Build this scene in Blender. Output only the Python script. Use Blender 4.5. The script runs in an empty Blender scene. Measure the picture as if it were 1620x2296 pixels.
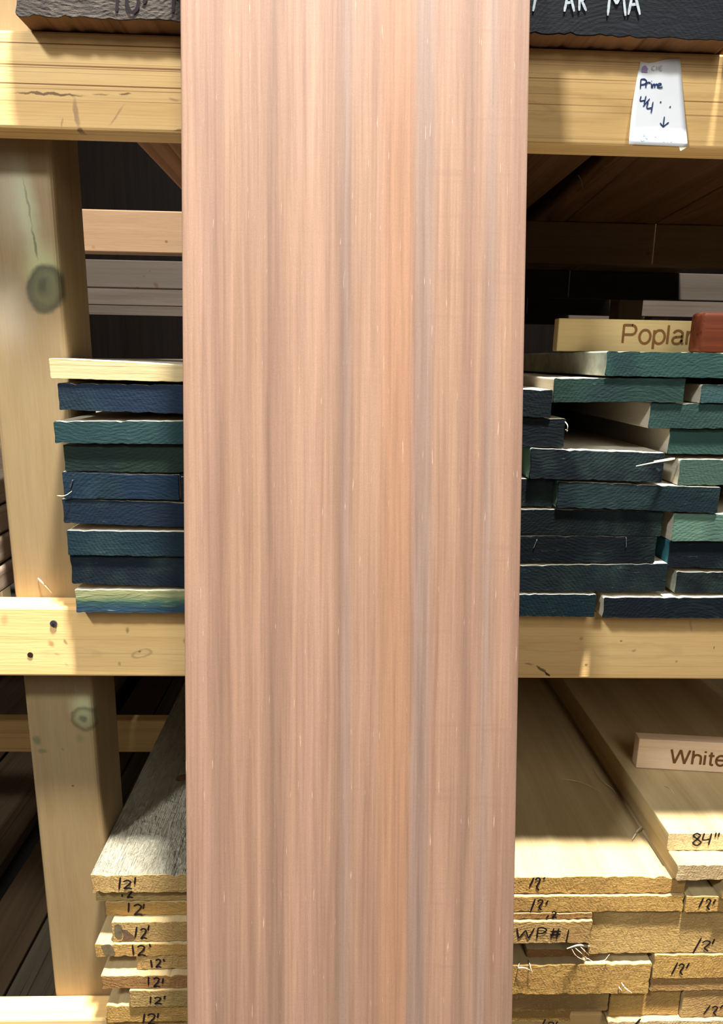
import bpy, bmesh, math, random
from mathutils import Vector, Matrix
random.seed(7)
SC = bpy.context.scene
COL = SC.collection

# ------------------------------------------------------------------ camera
F = 1500.0; PW, PH = 1620, 2296
CAM = Vector((0.0, -0.819, 1.5))
def _basis():
    X = Vector((48300, 592, F)).normalized()
    Y = Vector((-(592 * -341 + F * F) / 48300, -341, F)).normalized()
    Z = -X.cross(Y)
    if Z.y > 0: Z = -Z
    return X, Y, Z
BX, BY, BZ = _basis()
camd = bpy.data.cameras.new('camera'); cam = bpy.data.objects.new('camera', camd); COL.objects.link(cam)
camd.sensor_fit = 'HORIZONTAL'; camd.sensor_width = 36.0; camd.lens = 36.0 * F / PW
camd.clip_start = 0.02; camd.clip_end = 100
cr = Vector((BX.x, BY.x, BZ.x)); cd = Vector((BX.y, BY.y, BZ.y)); cf = Vector((BX.z, BY.z, BZ.z))
cam.matrix_world = Matrix(((cr.x, -cd.x, -cf.x, CAM.x), (cr.y, -cd.y, -cf.y, CAM.y), (cr.z, -cd.z, -cf.z, CAM.z), (0, 0, 0, 1)))
SC.camera = cam
# ------------------------------------------------------------------ light
vs = SC.view_settings; vs.view_transform = 'Standard'; vs.look = 'None'; vs.exposure = 0.0; vs.gamma = 1.0; vs.use_curve_mapping = False
world = bpy.data.worlds.new('world'); SC.world = world; world.use_nodes = True
bg = world.node_tree.nodes['Background']; bg.inputs[0].default_value = (1.0, 0.96, 0.9, 1); bg.inputs[1].default_value = 0.065
def lamp(name, loc, target, size, watts, color, size_y=None):
    l = bpy.data.lights.new(name, 'AREA'); l.energy = watts; l.color = color; l.size = size
    if size_y: l.shape = 'RECTANGLE'; l.size_y = size_y
    o = bpy.data.objects.new(name, l); COL.objects.link(o); o.location = loc
    o.rotation_euler = (Vector(target) - Vector(loc)).to_track_quat('-Z', 'Y').to_euler()
    return o
lamp('bay_lamp', (0.40, -0.825, 5.5), (0, -0.06, 1.2), 0.30, 1180, (1.0, 0.975, 0.93))
lamp('aisle_lamp', (-1.7, -2.1, 3.8), (0.1, 0, 1.1), 0.35, 115, (0.94, 0.98, 1.0))
lamp('front_lamp', (0.7, -3.2, 3.7), (0, 0, 1.2), 1.0, 55, (1.0, 0.95, 0.87), 2.0)

# ------------------------------------------------------------------ pixel -> place on a known plane of the rack
def ray(px, py):
    v = Vector((px - PW / 2, py - PH / 2, F))
    return Vector((BX.dot(v), BY.dot(v), BZ.dot(v)))
def atY(px, py, y):
    r = ray(px, py); return CAM + r * ((y - CAM.y) / r.y)
def atZ(px, py, z):
    r = ray(px, py); return CAM + r * ((z - CAM.z) / r.z)

# ------------------------------------------------------------------ materials
def new_mat(name):
    m = bpy.data.materials.new(name); m.use_nodes = True
    nt = m.node_tree; b = nt.nodes['Principled BSDF']
    return m, nt, b
def nd(nt, t, **kw):
    n = nt.nodes.new(t)
    for k, v in kw.items(): setattr(n, k, v)
    return n
def setin(n, **kw):
    for k, v in kw.items(): n.inputs[k].default_value = v
def c4(c): return (c[0], c[1], c[2], 1)
def s2l(r, g, b):
    f = lambda v: (v / 255 / 12.92) if v / 255 <= 0.04045 else ((v / 255 + 0.055) / 1.055) ** 2.4
    return (f(r), f(g), f(b))
def ramp(nt, stops, src):
    r = nd(nt, 'ShaderNodeValToRGB'); e = r.color_ramp.elements
    while len(e) < len(stops): e.new(0.5)
    for i, (p, c) in enumerate(stops): e[i].position = p; e[i].color = c4(c)
    nt.links.new(src, r.inputs[0]); return r.outputs[0]
def mix(nt, a, b, fac, mode='MIX'):
    m = nd(nt, 'ShaderNodeMix', data_type='RGBA', blend_type=mode, clamp_factor=True)
    for sock, v in ((m.inputs[0], fac), (m.inputs[6], a), (m.inputs[7], b)):
        if isinstance(v, bpy.types.NodeSocket): nt.links.new(v, sock)
        elif isinstance(v, (int, float)): sock.default_value = v
        else: sock.default_value = c4(v)
    return m.outputs[2]
def noise(nt, vec, scale, detail=3, rough=0.55, dist=0.0):
    n = nd(nt, 'ShaderNodeTexNoise'); setin(n, Scale=scale, Detail=detail, Roughness=rough, Distortion=dist)
    nt.links.new(vec, n.inputs['Vector']); return n.outputs[0]
def mapping(nt, vec, scale=(1, 1, 1), loc=(0, 0, 0), rot=(0, 0, 0), kind='POINT'):
    m = nd(nt, 'ShaderNodeMapping', vector_type=kind); setin(m, Location=loc, Rotation=rot, Scale=scale)
    nt.links.new(vec, m.inputs[0]); return m.outputs[0]
def math_n(nt, op, a, b=None, clamp=False):
    m = nd(nt, 'ShaderNodeMath', operation=op, use_clamp=clamp)
    for i, v in enumerate((a, b)):
        if v is None: continue
        if isinstance(v, bpy.types.NodeSocket): nt.links.new(v, m.inputs[i])
        else: m.inputs[i].default_value = v
    return m.outputs[0]
def maprange(nt, v, a, b, c, d):
    m = nd(nt, 'ShaderNodeMapRange'); m.interpolation_type = 'SMOOTHSTEP'
    nt.links.new(v, m.inputs[0])
    for i, x in enumerate((a, b, c, d)): m.inputs[i + 1].default_value = x
    return m.outputs[0]
def bump(nt, bsdf, h, strength, dist=0.002):
    b = nd(nt, 'ShaderNodeBump'); setin(b, Strength=strength, Distance=dist)
    nt.links.new(h, b.inputs['Height']); nt.links.new(b.outputs[0], bsdf.inputs['Normal'])
def obj_coord(nt, shift=True):
    tc = nd(nt, 'ShaderNodeTexCoord')
    if not shift: return tc.outputs['Object']
    oi = nd(nt, 'ShaderNodeObjectInfo')
    cb = nd(nt, 'ShaderNodeCombineXYZ')
    for i, k in enumerate((7.3, 13.1, 4.7)): nt.links.new(math_n(nt, 'MULTIPLY', oi.outputs['Random'], k), cb.inputs[i])
    va = nd(nt, 'ShaderNodeVectorMath', operation='ADD')
    nt.links.new(tc.outputs['Object'], va.inputs[0]); nt.links.new(cb.outputs[0], va.inputs[1])
    return va.outputs[0]
AX = {'X': 0, 'Y': 1, 'Z': 2}
def axscale(axis, long, cross):
    s = [cross] * 3; s[AX[axis]] = long; return tuple(s)

def wood(name, axis, stops, cross=22, long=0.9, lines=0.25, line_scale=40, bumpk=0.15, rough=0.6, knots=(), flat='XZ', specks=0.15, dist=0.6, spec=0.3, bdist=0.002):
    """long-grained timber; knots = (u, v, ru, rv, angle, colour, strength, softness) in the object's own XZ plane"""
    m, nt, b = new_mat(name)
    v = obj_coord(nt)
    g = mapping(nt, v, axscale(axis, long, cross))
    n1 = noise(nt, g, 1.0, 4, 0.6, dist)
    col = ramp(nt, stops, n1)
    g2 = mapping(nt, v, axscale(axis, 2.2, line_scale * 3))
    n2 = noise(nt, g2, 1.0, 2, 0.5, 0.2)
    wl = noise(nt, mapping(nt, v, axscale(axis, 1.1, line_scale * 4.0)), 1.0, 2, 0.5, 0.25)
    wm = noise(nt, mapping(nt, v, axscale(axis, 0.5, line_scale * 0.35), (3, 1, 7)), 1.0, 2, 0.5)
    lw = math_n(nt, 'MULTIPLY', maprange(nt, wl, 0.54, 0.70, 0.0, 1.0), maprange(nt, wm, 0.32, 0.58, 0.15, 1.0))
    lf = math_n(nt, 'MULTIPLY', lw, math_n(nt, 'MULTIPLY', n2, lines * 2.6))
    col = mix(nt, col, (0.30, 0.19, 0.09), lf, 'MULTIPLY')
    g3 = mapping(nt, v, axscale(axis, 25, 500))
    n3 = noise(nt, g3, 1.0, 2, 0.6)
    col = mix(nt, col, ramp(nt, [(0.3, (0.55, 0.5, 0.45)), (0.6, (1, 1, 1))], n3), specks, 'MULTIPLY')
    if knots:
        tc = nd(nt, 'ShaderNodeTexCoord')
        vm = nd(nt, 'ShaderNodeVectorMath', operation='MULTIPLY'); nt.links.new(tc.outputs['Object'], vm.inputs[0])
        vm.inputs[1].default_value = (1, 0, 1)
        nz = nd(nt, 'ShaderNodeTexNoise'); setin(nz, Scale=90, Detail=3); nt.links.new(vm.outputs[0], nz.inputs['Vector'])
        vs_ = nd(nt, 'ShaderNodeVectorMath', operation='MULTIPLY_ADD'); nt.links.new(nz.outputs[1], vs_.inputs[0])
        vs_.inputs[1].default_value = (0.006, 0, 0.006); vs_.inputs[2].default_value = (0, 0, 0)
        va = nd(nt, 'ShaderNodeVectorMath', operation='ADD'); nt.links.new(vm.outputs[0], va.inputs[0]); nt.links.new(vs_.outputs[0], va.inputs[1])
        sy = nd(nt, 'ShaderNodeSeparateXYZ'); nt.links.new(tc.outputs['Object'], sy.inputs[0])
        face = maprange(nt, sy.outputs[1], .004, .02, 1, 0)
        for (u, vv, ru, rv, ang, kc, st, soft) in knots:
            mp = mapping(nt, va.outputs[0], (ru, 1, rv), (u + 0.003, 0, vv + 0.003), (0, ang, 0), 'TEXTURE')
            ln = nd(nt, 'ShaderNodeVectorMath', operation='LENGTH'); nt.links.new(mp, ln.inputs[0])
            if soft < 0:   # ring
                a1 = maprange(nt, ln.outputs['Value'], 0.55, 0.9, 0, 1); a2 = maprange(nt, ln.outputs['Value'], 0.9, 1.15, 1, 0)
                f = math_n(nt, 'MULTIPLY', a1, a2)
            else:
                f = maprange(nt, ln.outputs['Value'], 1.0 - soft, 1.0, 1, 0)
            col = mix(nt, col, kc, math_n(nt, 'MULTIPLY', math_n(nt, 'MULTIPLY', f, st), face))
    nt.links.new(col, b.inputs['Base Color'])
    setin(b, Roughness=rough); b.inputs['Specular IOR Level'].default_value = spec
    h = math_n(nt, 'ADD', n1, math_n(nt, 'MULTIPLY', n3, 0.6))
    bump(nt, b, h, bumpk, bdist)
    return m

def end_grain(name, kind):
    """sawn plank end: colour from the object's own colour, curved growth rings, saw marks and frayed flecks"""
    m, nt, b = new_mat(name)
    oi = nd(nt, 'ShaderNodeObjectInfo'); v = obj_coord(nt, True)
    tc = nd(nt, 'ShaderNodeTexCoord')
    # growth rings about a centre well above or below the plank
    cb = nd(nt, 'ShaderNodeCombineXYZ')
    nt.links.new(maprange(nt, oi.outputs['Random'], 0, 1, -0.10, 0.10), cb.inputs[0])
    s = math_n(nt, 'GREATER_THAN', math_n(nt, 'FRACT', math_n(nt, 'MULTIPLY', oi.outputs['Random'], 17.3)), 0.5)
    nt.links.new(maprange(nt, s, 0, 1, -0.06, 0.13), cb.inputs[2])
    sb = nd(nt, 'ShaderNodeVectorMath', operation='SUBTRACT'); nt.links.new(tc.outputs['Object'], sb.inputs[0]); nt.links.new(cb.outputs[0], sb.inputs[1])
    w = nd(nt, 'ShaderNodeTexWave', wave_type='RINGS', rings_direction='Y'); setin(w, Scale=75.0, Distortion=9.0, Detail=4.0)
    w.inputs['Detail Scale'].default_value = 0.5
    nt.links.new(sb.outputs[0], w.inputs['Vector'])
    big = noise(nt, v, 14, 3, 0.6)
    fl = noise(nt, mapping(nt, v, (70, 1, 260), rot=(0, 0.7, 0)), 1.0, 4, 0.65, 0.8)
    fine = noise(nt, v, 420, 3, 0.6)
    patch = noise(nt, v, 9, 2, 0.5, 0.6)
    base = oi.outputs['Color']
    if kind == 'paint':
        light = mix(nt, base, (0.07, 0.13, 0.10), 0.4)
        col = mix(nt, base, light, maprange(nt, big, 0.45, 0.8, 0, 0.55))
        col = mix(nt, col, (0.008, 0.013, 0.02), maprange(nt, patch, 0.55, 0.75, 0, 0.45))
        fleck = math_n(nt, 'MULTIPLY', maprange(nt, fl, 0.62, 0.78, 0, 0.35), maprange(nt, fine, 0.35, 0.65, 0.2, 1))
        col = mix(nt, col, (0.16, 0.25, 0.22), fleck)
        col = mix(nt, col, (0.45, 0.5, 0.5), math_n(nt, 'MULTIPLY', w.outputs[1], math_n(nt, 'MULTIPLY', big, 0.25)), 'MULTIPLY')
        setin(b, Roughness=0.6); bs = 0.24
    elif kind == 'pine':
        col = mix(nt, base, (0.30, 0.155, 0.05), maprange(nt, patch, 0.46, 0.72, 0, 0.6))
        fl = math_n(nt, 'MAXIMUM', fl, math_n(nt, 'MULTIPLY', noise(nt, mapping(nt, v, (180, 1, 90), rot=(0, -0.4, 0)), 1.0, 4, 0.7, 1.0), 1.0))
        col = mix(nt, col, (0.62, 0.43, 0.19), maprange(nt, fl, 0.58, 0.74, 0, 0.65))
        col = mix(nt, col, (0.5, 0.3, 0.12), math_n(nt, 'MULTIPLY', w.outputs[1], math_n(nt, 'MULTIPLY', big, 0.2)))
        col = mix(nt, col, (0.30, 0.17, 0.07), maprange(nt, big, 0.64, 0.78, 0, 0.35))
        setin(b, Roughness=0.75); bs = 0.9
    elif kind == 'weathered':
        col = mix(nt, base, (0.125, 0.105, 0.085), maprange(nt, fl, 0.45, 0.7, 0, 0.7))
        col = mix(nt, col, (0.03, 0.025, 0.025), maprange(nt, big, 0.5, 0.75, 0, 0.6))
        setin(b, Roughness=0.85); bs = 0.55
    else:  # black paint, wrinkled towards one side
        col = mix(nt, base, (0.014, 0.016, 0.02), maprange(nt, fl, 0.55, 0.7, 0, 0.6))
        setin(b, Roughness=0.6); bs = 0.15
    b.inputs['Specular IOR Level'].default_value = {'paint': 0.12, 'pine': 0.15}.get(kind, 0.05)
    nt.links.new(col, b.inputs['Base Color'])
    h = math_n(nt, 'ADD', math_n(nt, 'MULTIPLY', w.outputs[1], math_n(nt, 'MULTIPLY', big, 0.12 if kind == 'pine' else 0.35)), math_n(nt, 'ADD', math_n(nt, 'MULTIPLY', fl, 1.3), math_n(nt, 'MULTIPLY', fine, 0.25)))
    bump(nt, b, h, bs, 0.0025)
    return m

def plain(name, col, rough=0.6, metallic=0.0, var=0.12, scale=60):
    m, nt, b = new_mat(name)
    n = noise(nt, obj_coord(nt), scale, 3)
    nt.links.new(mix(nt, col, tuple(c * 0.7 for c in col), maprange(nt, n, 0.35, 0.7, 0, var * 4)), b.inputs['Base Color'])
    setin(b, Roughness=rough, Metallic=metallic); b.inputs['Specular IOR Level'].default_value = 0.3 if metallic else 0.08
    return m

PINE = [(0.25, (0.72, 0.445, 0.165)), (0.5, (0.80, 0.52, 0.21)), (0.75, (0.85, 0.585, 0.26))]
M = {}
M['pine_rail'] = wood('pine_rail', 'X', PINE, cross=26, long=0.7, lines=0.3, line_scale=60)
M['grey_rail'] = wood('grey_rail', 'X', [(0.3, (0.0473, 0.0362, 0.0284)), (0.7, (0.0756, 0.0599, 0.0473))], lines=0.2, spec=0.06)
M['poplar_side'] = wood('poplar_side', 'Y', [(0.3, (0.4160, 0.3760, 0.2880)), (0.7, (0.5280, 0.4800, 0.3760))], lines=0.15)
M['pine_side'] = wood('pine_side', 'Y', [(0.28, (0.3590, 0.2584, 0.1205)), (0.5, (0.4243, 0.3152, 0.1561)), (0.75, (0.4787, 0.3669, 0.1918))], lines=0.05, bumpk=0.3)
M['rough_side'] = wood('rough_side', 'Y', [(0.28, (0.2930, 0.2646, 0.1890)), (0.5, (0.3497, 0.3213, 0.2362)), (0.75, (0.4063, 0.3780, 0.2835))], cross=95, long=38, lines=0.05, bumpk=1.0, rough=0.5, bdist=0.014)
M['dark_side'] = wood('dark_side', 'Y', [(0.3, (0.1800, 0.0900, 0.0406)), (0.7, (0.3060, 0.1574, 0.0720))], lines=0.3, spec=0.06)
M['barn_plank'] = wood('barn_plank', 'Y', [(0.3, (0.0616, 0.0385, 0.0212)), (0.7, (0.1001, 0.0655, 0.0385))], lines=0.35, bumpk=0.4, spec=0.06)
M['barn_grey'] = wood('barn_grey', 'Y', [(0.3, (0.0616, 0.0502, 0.0332)), (0.55, (0.0963, 0.0797, 0.0534)), (0.75, (0.1271, 0.1040, 0.0722))], lines=0.6, bumpk=0.8, spec=0.06)
M['grey_bay'] = wood('grey_bay', 'Y', [(0.3, (0.1800, 0.1320, 0.0900)), (0.7, (0.2760, 0.2160, 0.1620))], lines=0.3)
M['paint_end'] = end_grain('paint_end', 'paint')
M['mint_side'] = plain('mint_side', (.20, .40, .31), .6, var=.2); M['teal_side'] = plain('teal_side', (.03, .12, .15), .6, var=.25); M['split_side'] = plain('split_side', (.30, .32, .26), .8, var=.25)
M['pine_end'] = end_grain('pine_end', 'pine')
M['weathered_end'] = end_grain('weathered_end', 'weathered')
M['black_end'] = end_grain('black_end', 'black')
M['ink'] = plain('ink', (0.018, 0.012, 0.014), 0.45)
M['blue_ink'] = plain('blue_ink', (0.025, 0.05, 0.16), 0.5)
M['chalk'] = plain('chalk', (0.3000, 0.3360, 0.3600), 0.9, var=0.25, scale=300)
M['burnt'] = plain('burnt', (0.16, 0.075, 0.025), 0.8)
M['paper'] = plain('paper', (0.93, 0.95, 0.97), 0.6, var=0.01)
M['purple'] = plain('purple', (0.42, 0.33, 0.62), 0.6)
M['pale_print'] = plain('pale_print', (0.62, 0.70, 0.78), 0.6)
M['sky_print'] = plain('sky_print', (0.36, 0.62, 0.78), 0.6)
M['tape'] = plain('tape', (0.86, 0.78, 0.46), 0.5)
M['steel'] = plain('steel', (0.40, 0.40, 0.42), 0.35, 0.9)
M['screw'] = plain('screw', (0.10, 0.10, 0.12), 0.4, 0.7)
M['hole'] = plain('hole', (0.03, 0.015, 0.01), 0.9)
M['fibre'] = plain('fibre', (0.5460, 0.4620, 0.3150), 0.7)
M['sign_wood'] = wood('sign_wood', 'X', [(0.3, (0.3845, 0.2805, 0.1156)), (0.7, (0.4376, 0.3315, 0.1503))], lines=0.1, bumpk=0.05)
M['white_pine'] = wood('white_pine', 'X', [(0.3, (0.7013, 0.4994, 0.3187)), (0.7, (0.7863, 0.5950, 0.4037))], lines=0.1, bumpk=0.05)
M['red_wood'] = wood('red_wood', 'X', [(0.3, (0.0420, 0.0095, 0.0038)), (0.7, (0.0756, 0.0199, 0.0084))], cross=60, lines=0.5, bumpk=0.1, spec=0.06)

# ------------------------------------------------------------------ object helpers
def obj(name, mesh, mat=None, parent=None, loc=(0, 0, 0)):
    if isinstance(mesh, bmesh.types.BMesh):
        me = bpy.data.meshes.new(name); mesh.normal_update(); mesh.to_mesh(me); mesh.free()
    else: me = mesh
    if mat:
        for mm in (mat if isinstance(mat, (list, tuple)) else [mat]): me.materials.append(mm)
    o = bpy.data.objects.new(name, me); COL.objects.link(o)
    if parent is not None:
        o.parent = parent; o.location = Vector(loc) - parent['_w'] if '_w' in parent else loc
    else: o.location = loc
    return o
WORLD = {}
def place(o, loc, parent=None):
    WORLD[o.name] = Vector(loc)
    if parent is not None:
        o.parent = parent; o.location = Vector(loc) - WORLD[parent.name]
    else: o.location = loc
    return o
def mk(name, bm, mats, loc, parent=None):
    me = bpy.data.meshes.new(name)
    bmesh.ops.recalc_face_normals(bm, faces=bm.faces)
    bm.to_mesh(me); bm.free()
    for mm in (mats if isinstance(mats, (list, tuple)) else [mats]): me.materials.append(mm)
    o = bpy.data.objects.new(name, me); COL.objects.link(o)
    return place(o, loc, parent)
def smooth(o, deg=35):
    me = o.data
    me.polygons.foreach_set('use_smooth', [True] * len(me.polygons))
    me.set_sharp_from_angle(angle=math.radians(deg))
    return o
def tag(o, label, cat, group=None):
    o['label'] = label; o['category'] = cat
    if group: o['group'] = group
    return o
def struct(o): o['kind'] = 'structure'; return o
def box_bm(x0, x1, y0, y1, z0, z1, bev=0.0, segs=2):
    bm = bmesh.new(); bmesh.ops.create_cube(bm, size=1)
    for v in bm.verts:
        v.co = Vector(((x0 + x1) / 2 + v.co.x * (x1 - x0), (y0 + y1) / 2 + v.co.y * (y1 - y0), (z0 + z1) / 2 + v.co.z * (z1 - z0)))
    if bev: bmesh.ops.bevel(bm, geom=list(bm.edges), offset=bev, segments=segs, profile=0.5, affect='EDGES')
    return bm
def box(name, x0, x1, y0, y1, z0, z1, mat, parent=None, bev=0.0, segs=2):
    o = Vector(((x0 + x1) / 2, y0, z0))
    b = mk(name, box_bm(x0 - o.x, x1 - o.x, 0, y1 - y0, 0, z1 - z0, bev, segs), mat, o, parent)
    return b
def cyl(name, c, r, depth, mat, parent=None, axis='Y', n=20, r2=None):
    bm = bmesh.new(); bmesh.ops.create_cone(bm, cap_ends=True, segments=n, radius1=r, radius2=r if r2 is None else r2, depth=depth)
    if axis == 'Y': bmesh.ops.rotate(bm, verts=bm.verts, matrix=Matrix.Rotation(math.pi / 2, 3, 'X'))
    return smooth(mk(name, bm, mat, c, parent))
def catmull(P, k=6):
    if len(P) < 3: return [P[0].lerp(P[-1], t / k) for t in range(k + 1)]
    Q = [P[0] * 2 - P[1]] + list(P) + [P[-1] * 2 - P[-2]]; out = []
    for i in range(1, len(Q) - 2):
        a, b, c, d = Q[i - 1], Q[i], Q[i + 1], Q[i + 2]
        for j in range(k):
            t = j / k
            out.append(0.5 * ((2 * b) + (c - a) * t + (2 * a - 5 * b + 4 * c - d) * t * t + (3 * b - a - 3 * c + d) * t ** 3))
    out.append(P[-1].copy()); return out
def ribbon(bm, pts, width, nrm, even=False):
    """one pen stroke lying on a surface"""
    nrm = Vector(nrm).normalized(); lift = nrm * (0.00003 * (len(bm.faces) % 13)); pts = [p + lift for p in catmull(pts)]; L = []
    n = len(pts)
    for i, p in enumerate(pts):
        t = (pts[min(i + 1, n - 1)] - pts[max(i - 1, 0)])
        if t.length < 1e-9: t = Vector((1, 0, 0))
        s = t.normalized().cross(nrm).normalized()
        e = min(i, n - 1 - i); k = 0.62 if e == 0 and not even else 1.0
        w = width * 0.5 * k * (1.0 if even else 0.9 + 0.2 * random.random())
        L.append((bm.verts.new(p - s * w), bm.verts.new(p + s * w)))
    for a, b in zip(L, L[1:]): bm.faces.new((a[0], a[1], b[1], b[0]))
def tube(bm, pts, r0, r1, n=6):
    pts = catmull(pts, 5); m = len(pts); rings = []
    for i, p in enumerate(pts):
        t = (pts[min(i + 1, m - 1)] - pts[max(i - 1, 0)]).normalized()
        a = t.orthogonal().normalized(); b = t.cross(a)
        f = i / (m - 1); r = r0 + (r1 - r0) * f
        if f < 0.15: r *= 0.4 + 4 * f
        rings.append([bm.verts.new(p + (a * math.cos(k * 2 * math.pi / n) + b * 0.6 * math.sin(k * 2 * math.pi / n)) * r) for k in range(n)])
    for A, B in zip(rings, rings[1:]):
        for k in range(n): bm.faces.new((A[k], A[(k + 1) % n], B[(k + 1) % n], B[k]))
    bm.faces.new(rings[0]); bm.faces.new(rings[-1][::-1])
# hand-lettering, unit box, y down
GL = {
 '0': [[(.5, 0), (.1, .25), (.05, .7), (.4, 1), (.85, .8), (.9, .3), (.5, 0)]],
 '1': [[(.5, 0), (.5, 1)]], '/': [[(1, 0), (0, 1)]],
 '2': [[(0, .16), (.4, 0), (.8, .12), (.75, .38), (.35, .72), (.12, .96), (.5, .9), (1, .98)]],
 'Z': [[(.1, .2), (.5, .02), (.95, .1), (.85, .32), (.4, .62), (.38, .74), (.75, 1)]],
 "'": [[(.6, 0), (.4, 1)]],
 '4': [[(.2, 0), (.05, .55), (.75, .5)], [(.9, .0), (.6, 1)]],
 '8': [[(.85, .15), (.45, 0), (.1, .2), (.5, .48), (.85, .75), (.45, 1), (.05, .8), (.45, .5), (.85, .15)]],
 'W': [[(0, 0), (.1, 1)], [(.1, 1), (.5, .2)], [(.5, .2), (.66, 1)], [(.66, 1), (1, 0)]],
 'P': [[(.1, 0), (.0, 1)], [(.05, .05), (.6, 0), (1, .22), (.7, .5), (.1, .58)]],
 'R': [[(.1, 0), (.0, 1)], [(.1, .02), (.7, .0), (.9, .25), (.5, .5), (.1, .55)], [(.35, .52), (1, 1)]],
 '#': [[(.35, 0), (.1, 1)], [(.8, .0), (.6, 1)], [(.05, .38), (.6, .3), (1, .35)], [(.0, .7), (.5, .66), (.95, .64)], [(.2, .5), (.5, .36), (.75, .52), (.45, .66), (.2, .5)]],
 'A': [[(.0, 1), (.45, 0)], [(.45, 0), (1, 1)], [(.2, .62), (.8, .58)]],
 'M': [[(0, 1), (.15, 0)], [(.15, 0), (.5, .55)], [(.5, .55), (.85, 0)], [(.85, 0), (1, 1)]],
 'r': [[(.1, .1), (.0, 1)], [(.05, .45), (.4, .12), (.95, .2)]],
 'i': [[(.5, .25), (.45, 1)], [(.6, -.15), (.62, -.05)]],
 'm': [[(.08, .2), (.0, 1)], [(.05, .5), (.3, .2), (.42, .5), (.38, 1)], [(.42, .5), (.7, .2), (.9, .5), (.85, 1)]],
 'e': [[(.05, .6), (.6, .5), (.7, .2), (.35, .1), (.05, .5), (.3, .95), (1, .85)]],
 'C': [[(.95, .15), (.5, 0), (.08, .4), (.3, .95), (.95, .9)]],
 'h': [[(.1, 0), (.1, 1)], [(.1, .6), (.5, .45), (.85, .6), (.85, 1)]],
 'E': [[(.9, 0), (.1, 0), (.1, 1), (.9, 1)], [(.1, .5), (.7, .5)]], 'H': [[(.1, 0), (.1, 1)], [(.9, 0), (.9, 1)], [(.1, .5), (.9, .5)]],
 'v': [[(.5, 0), (.35, 1)], [(0, .62), (.35, 1)], [(.35, 1), (1, .55)]],
}
def writing(parent, items, surf, nrm, width, mat, name='handwriting'):
    """items: (glyph, x0, y0, x1, y1) boxes; surf(px,py) -> point on the written surface"""
    bm = bmesh.new(); o = WORLD[parent.name]; n = Vector(nrm).normalized()
    for (g, x0, y0, x1, y1) in items:
        for st in GL[g]:
            P = []
            for (u, v) in st:
                if g in "1'" and x0 != x1: u = v      # leaning single strokes run corner to corner
                P.append(surf(x0 + (x1 - x0) * u, y0 + (y1 - y0) * v) + n * 0.0007 - o)
            ribbon(bm, P, width, n)
    return mk(name, bm, mat, o, parent)
def fibre(parent, strands, name='splinter', mat=None, r=0.0006):
    for P in strands:
        bm = bmesh.new(); o = Vector(P[0])
        tube(bm, [Vector(p) - o for p in P], r, r * 0.35)
        ob = smooth(mk(name, bm, mat or M['fibre'], o, parent), 60)
    return ob

# ------------------------------------------------------------------ planks
def plank(name, XL, XR, zbL, zbR, ztL, ztR, Y, length, side, end, color, r=0.0018, jag=0.0006, skew=0.0, seed=0, ch=0.001, drop=0.0, left=None):
    """a sawn plank running back from its end face at Y; the four corners may tilt"""
    if -.40 < XL < -.3240: XL = -.3240      # clear of the post
    rnd = random.Random(seed or hash((round(XL, 4), round(zbL, 4))) & 0xffff)
    o = Vector(((XL + XR) / 2, Y, (zbL + zbR) / 2))
    c = [Vector((XL, zbL)), Vector((XR, zbR)), Vector((XR, ztR)), Vector((XL, ztL))]
    pts = []; r = min(r, (ztL - zbL) * 0.3)
    for i in range(4):
        p, a, b = c[i], c[i - 1], c[(i + 1) % 4]
        da = (a - p).normalized(); db = (b - p).normalized()
        rr = r * rnd.uniform(0.6, 1.5)
        p0 = p + da * rr; p1 = p + db * rr
        for k in range(4):
            t = k / 3; pts.append((p0 * (1 - t) + p * t) * (1 - t) + (p * (1 - t) + p1 * t) * t)
        q = b + (p - b).normalized() * r
        L = (q - p1).length; nseg = max(1, int(L / 0.006)); nn = Vector((db.y, -db.x))
        if i in (0, 2):
            for k in range(1, nseg): pts.append(p1.lerp(q, k / nseg) - nn * abs(rnd.gauss(0, jag)) )
        else:
            for k in range(1, nseg): pts.append(p1.lerp(q, k / nseg) - nn * abs(rnd.gauss(0, jag)))
    ctr = Vector((o.x, (zbL + ztL + zbR + ztR) / 4))
    ys = [0.0, ch, 0.02, 0.06, 0.15, 0.35, 0.7] + [y for y in (1.1, 1.6, 2.1, 2.6, 3.1, 3.5) if y < length - 0.05] + [length]
    ys = [y for y in ys if y < length] + [length]
    bm = bmesh.new(); rings = []
    for j, y in enumerate(ys):
        ring = []
        for p in pts:
            q = p
            if j == 0: q = p + (ctr - p).normalized() * ch
            elif y > 0.1:
                q = p
            ring.append(bm.verts.new((q.x - o.x + skew * y, y, q.y - o.z + drop * y)))
        rings.append(ring)
    n = len(pts)
    f = bm.faces.new(rings[0][::-1]); f.material_index = 1
    for j in range(len(rings) - 1):
        A, B = rings[j], rings[j + 1]
        for k in range(n):
            q = bm.faces.new((A[k], A[(k + 1) % n], B[(k + 1) % n], B[k])); q.material_index = 1 if j == 0 else 0
    f = bm.faces.new(rings[-1]); f.material_index = 1
    mats = [M[side], M[end]]
    if left:
        mats.append(M[left]); bm.normal_update()
        for f in bm.faces:
            if f.material_index == 0 and f.calc_center_median().x < (XL - o.x) + skew * f.calc_center_median().y + .0016: f.material_index = 2
    ob = mk(name, bm, mats, o)
    smooth(ob, 40); ob.color = c4(color)
    return ob

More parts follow.
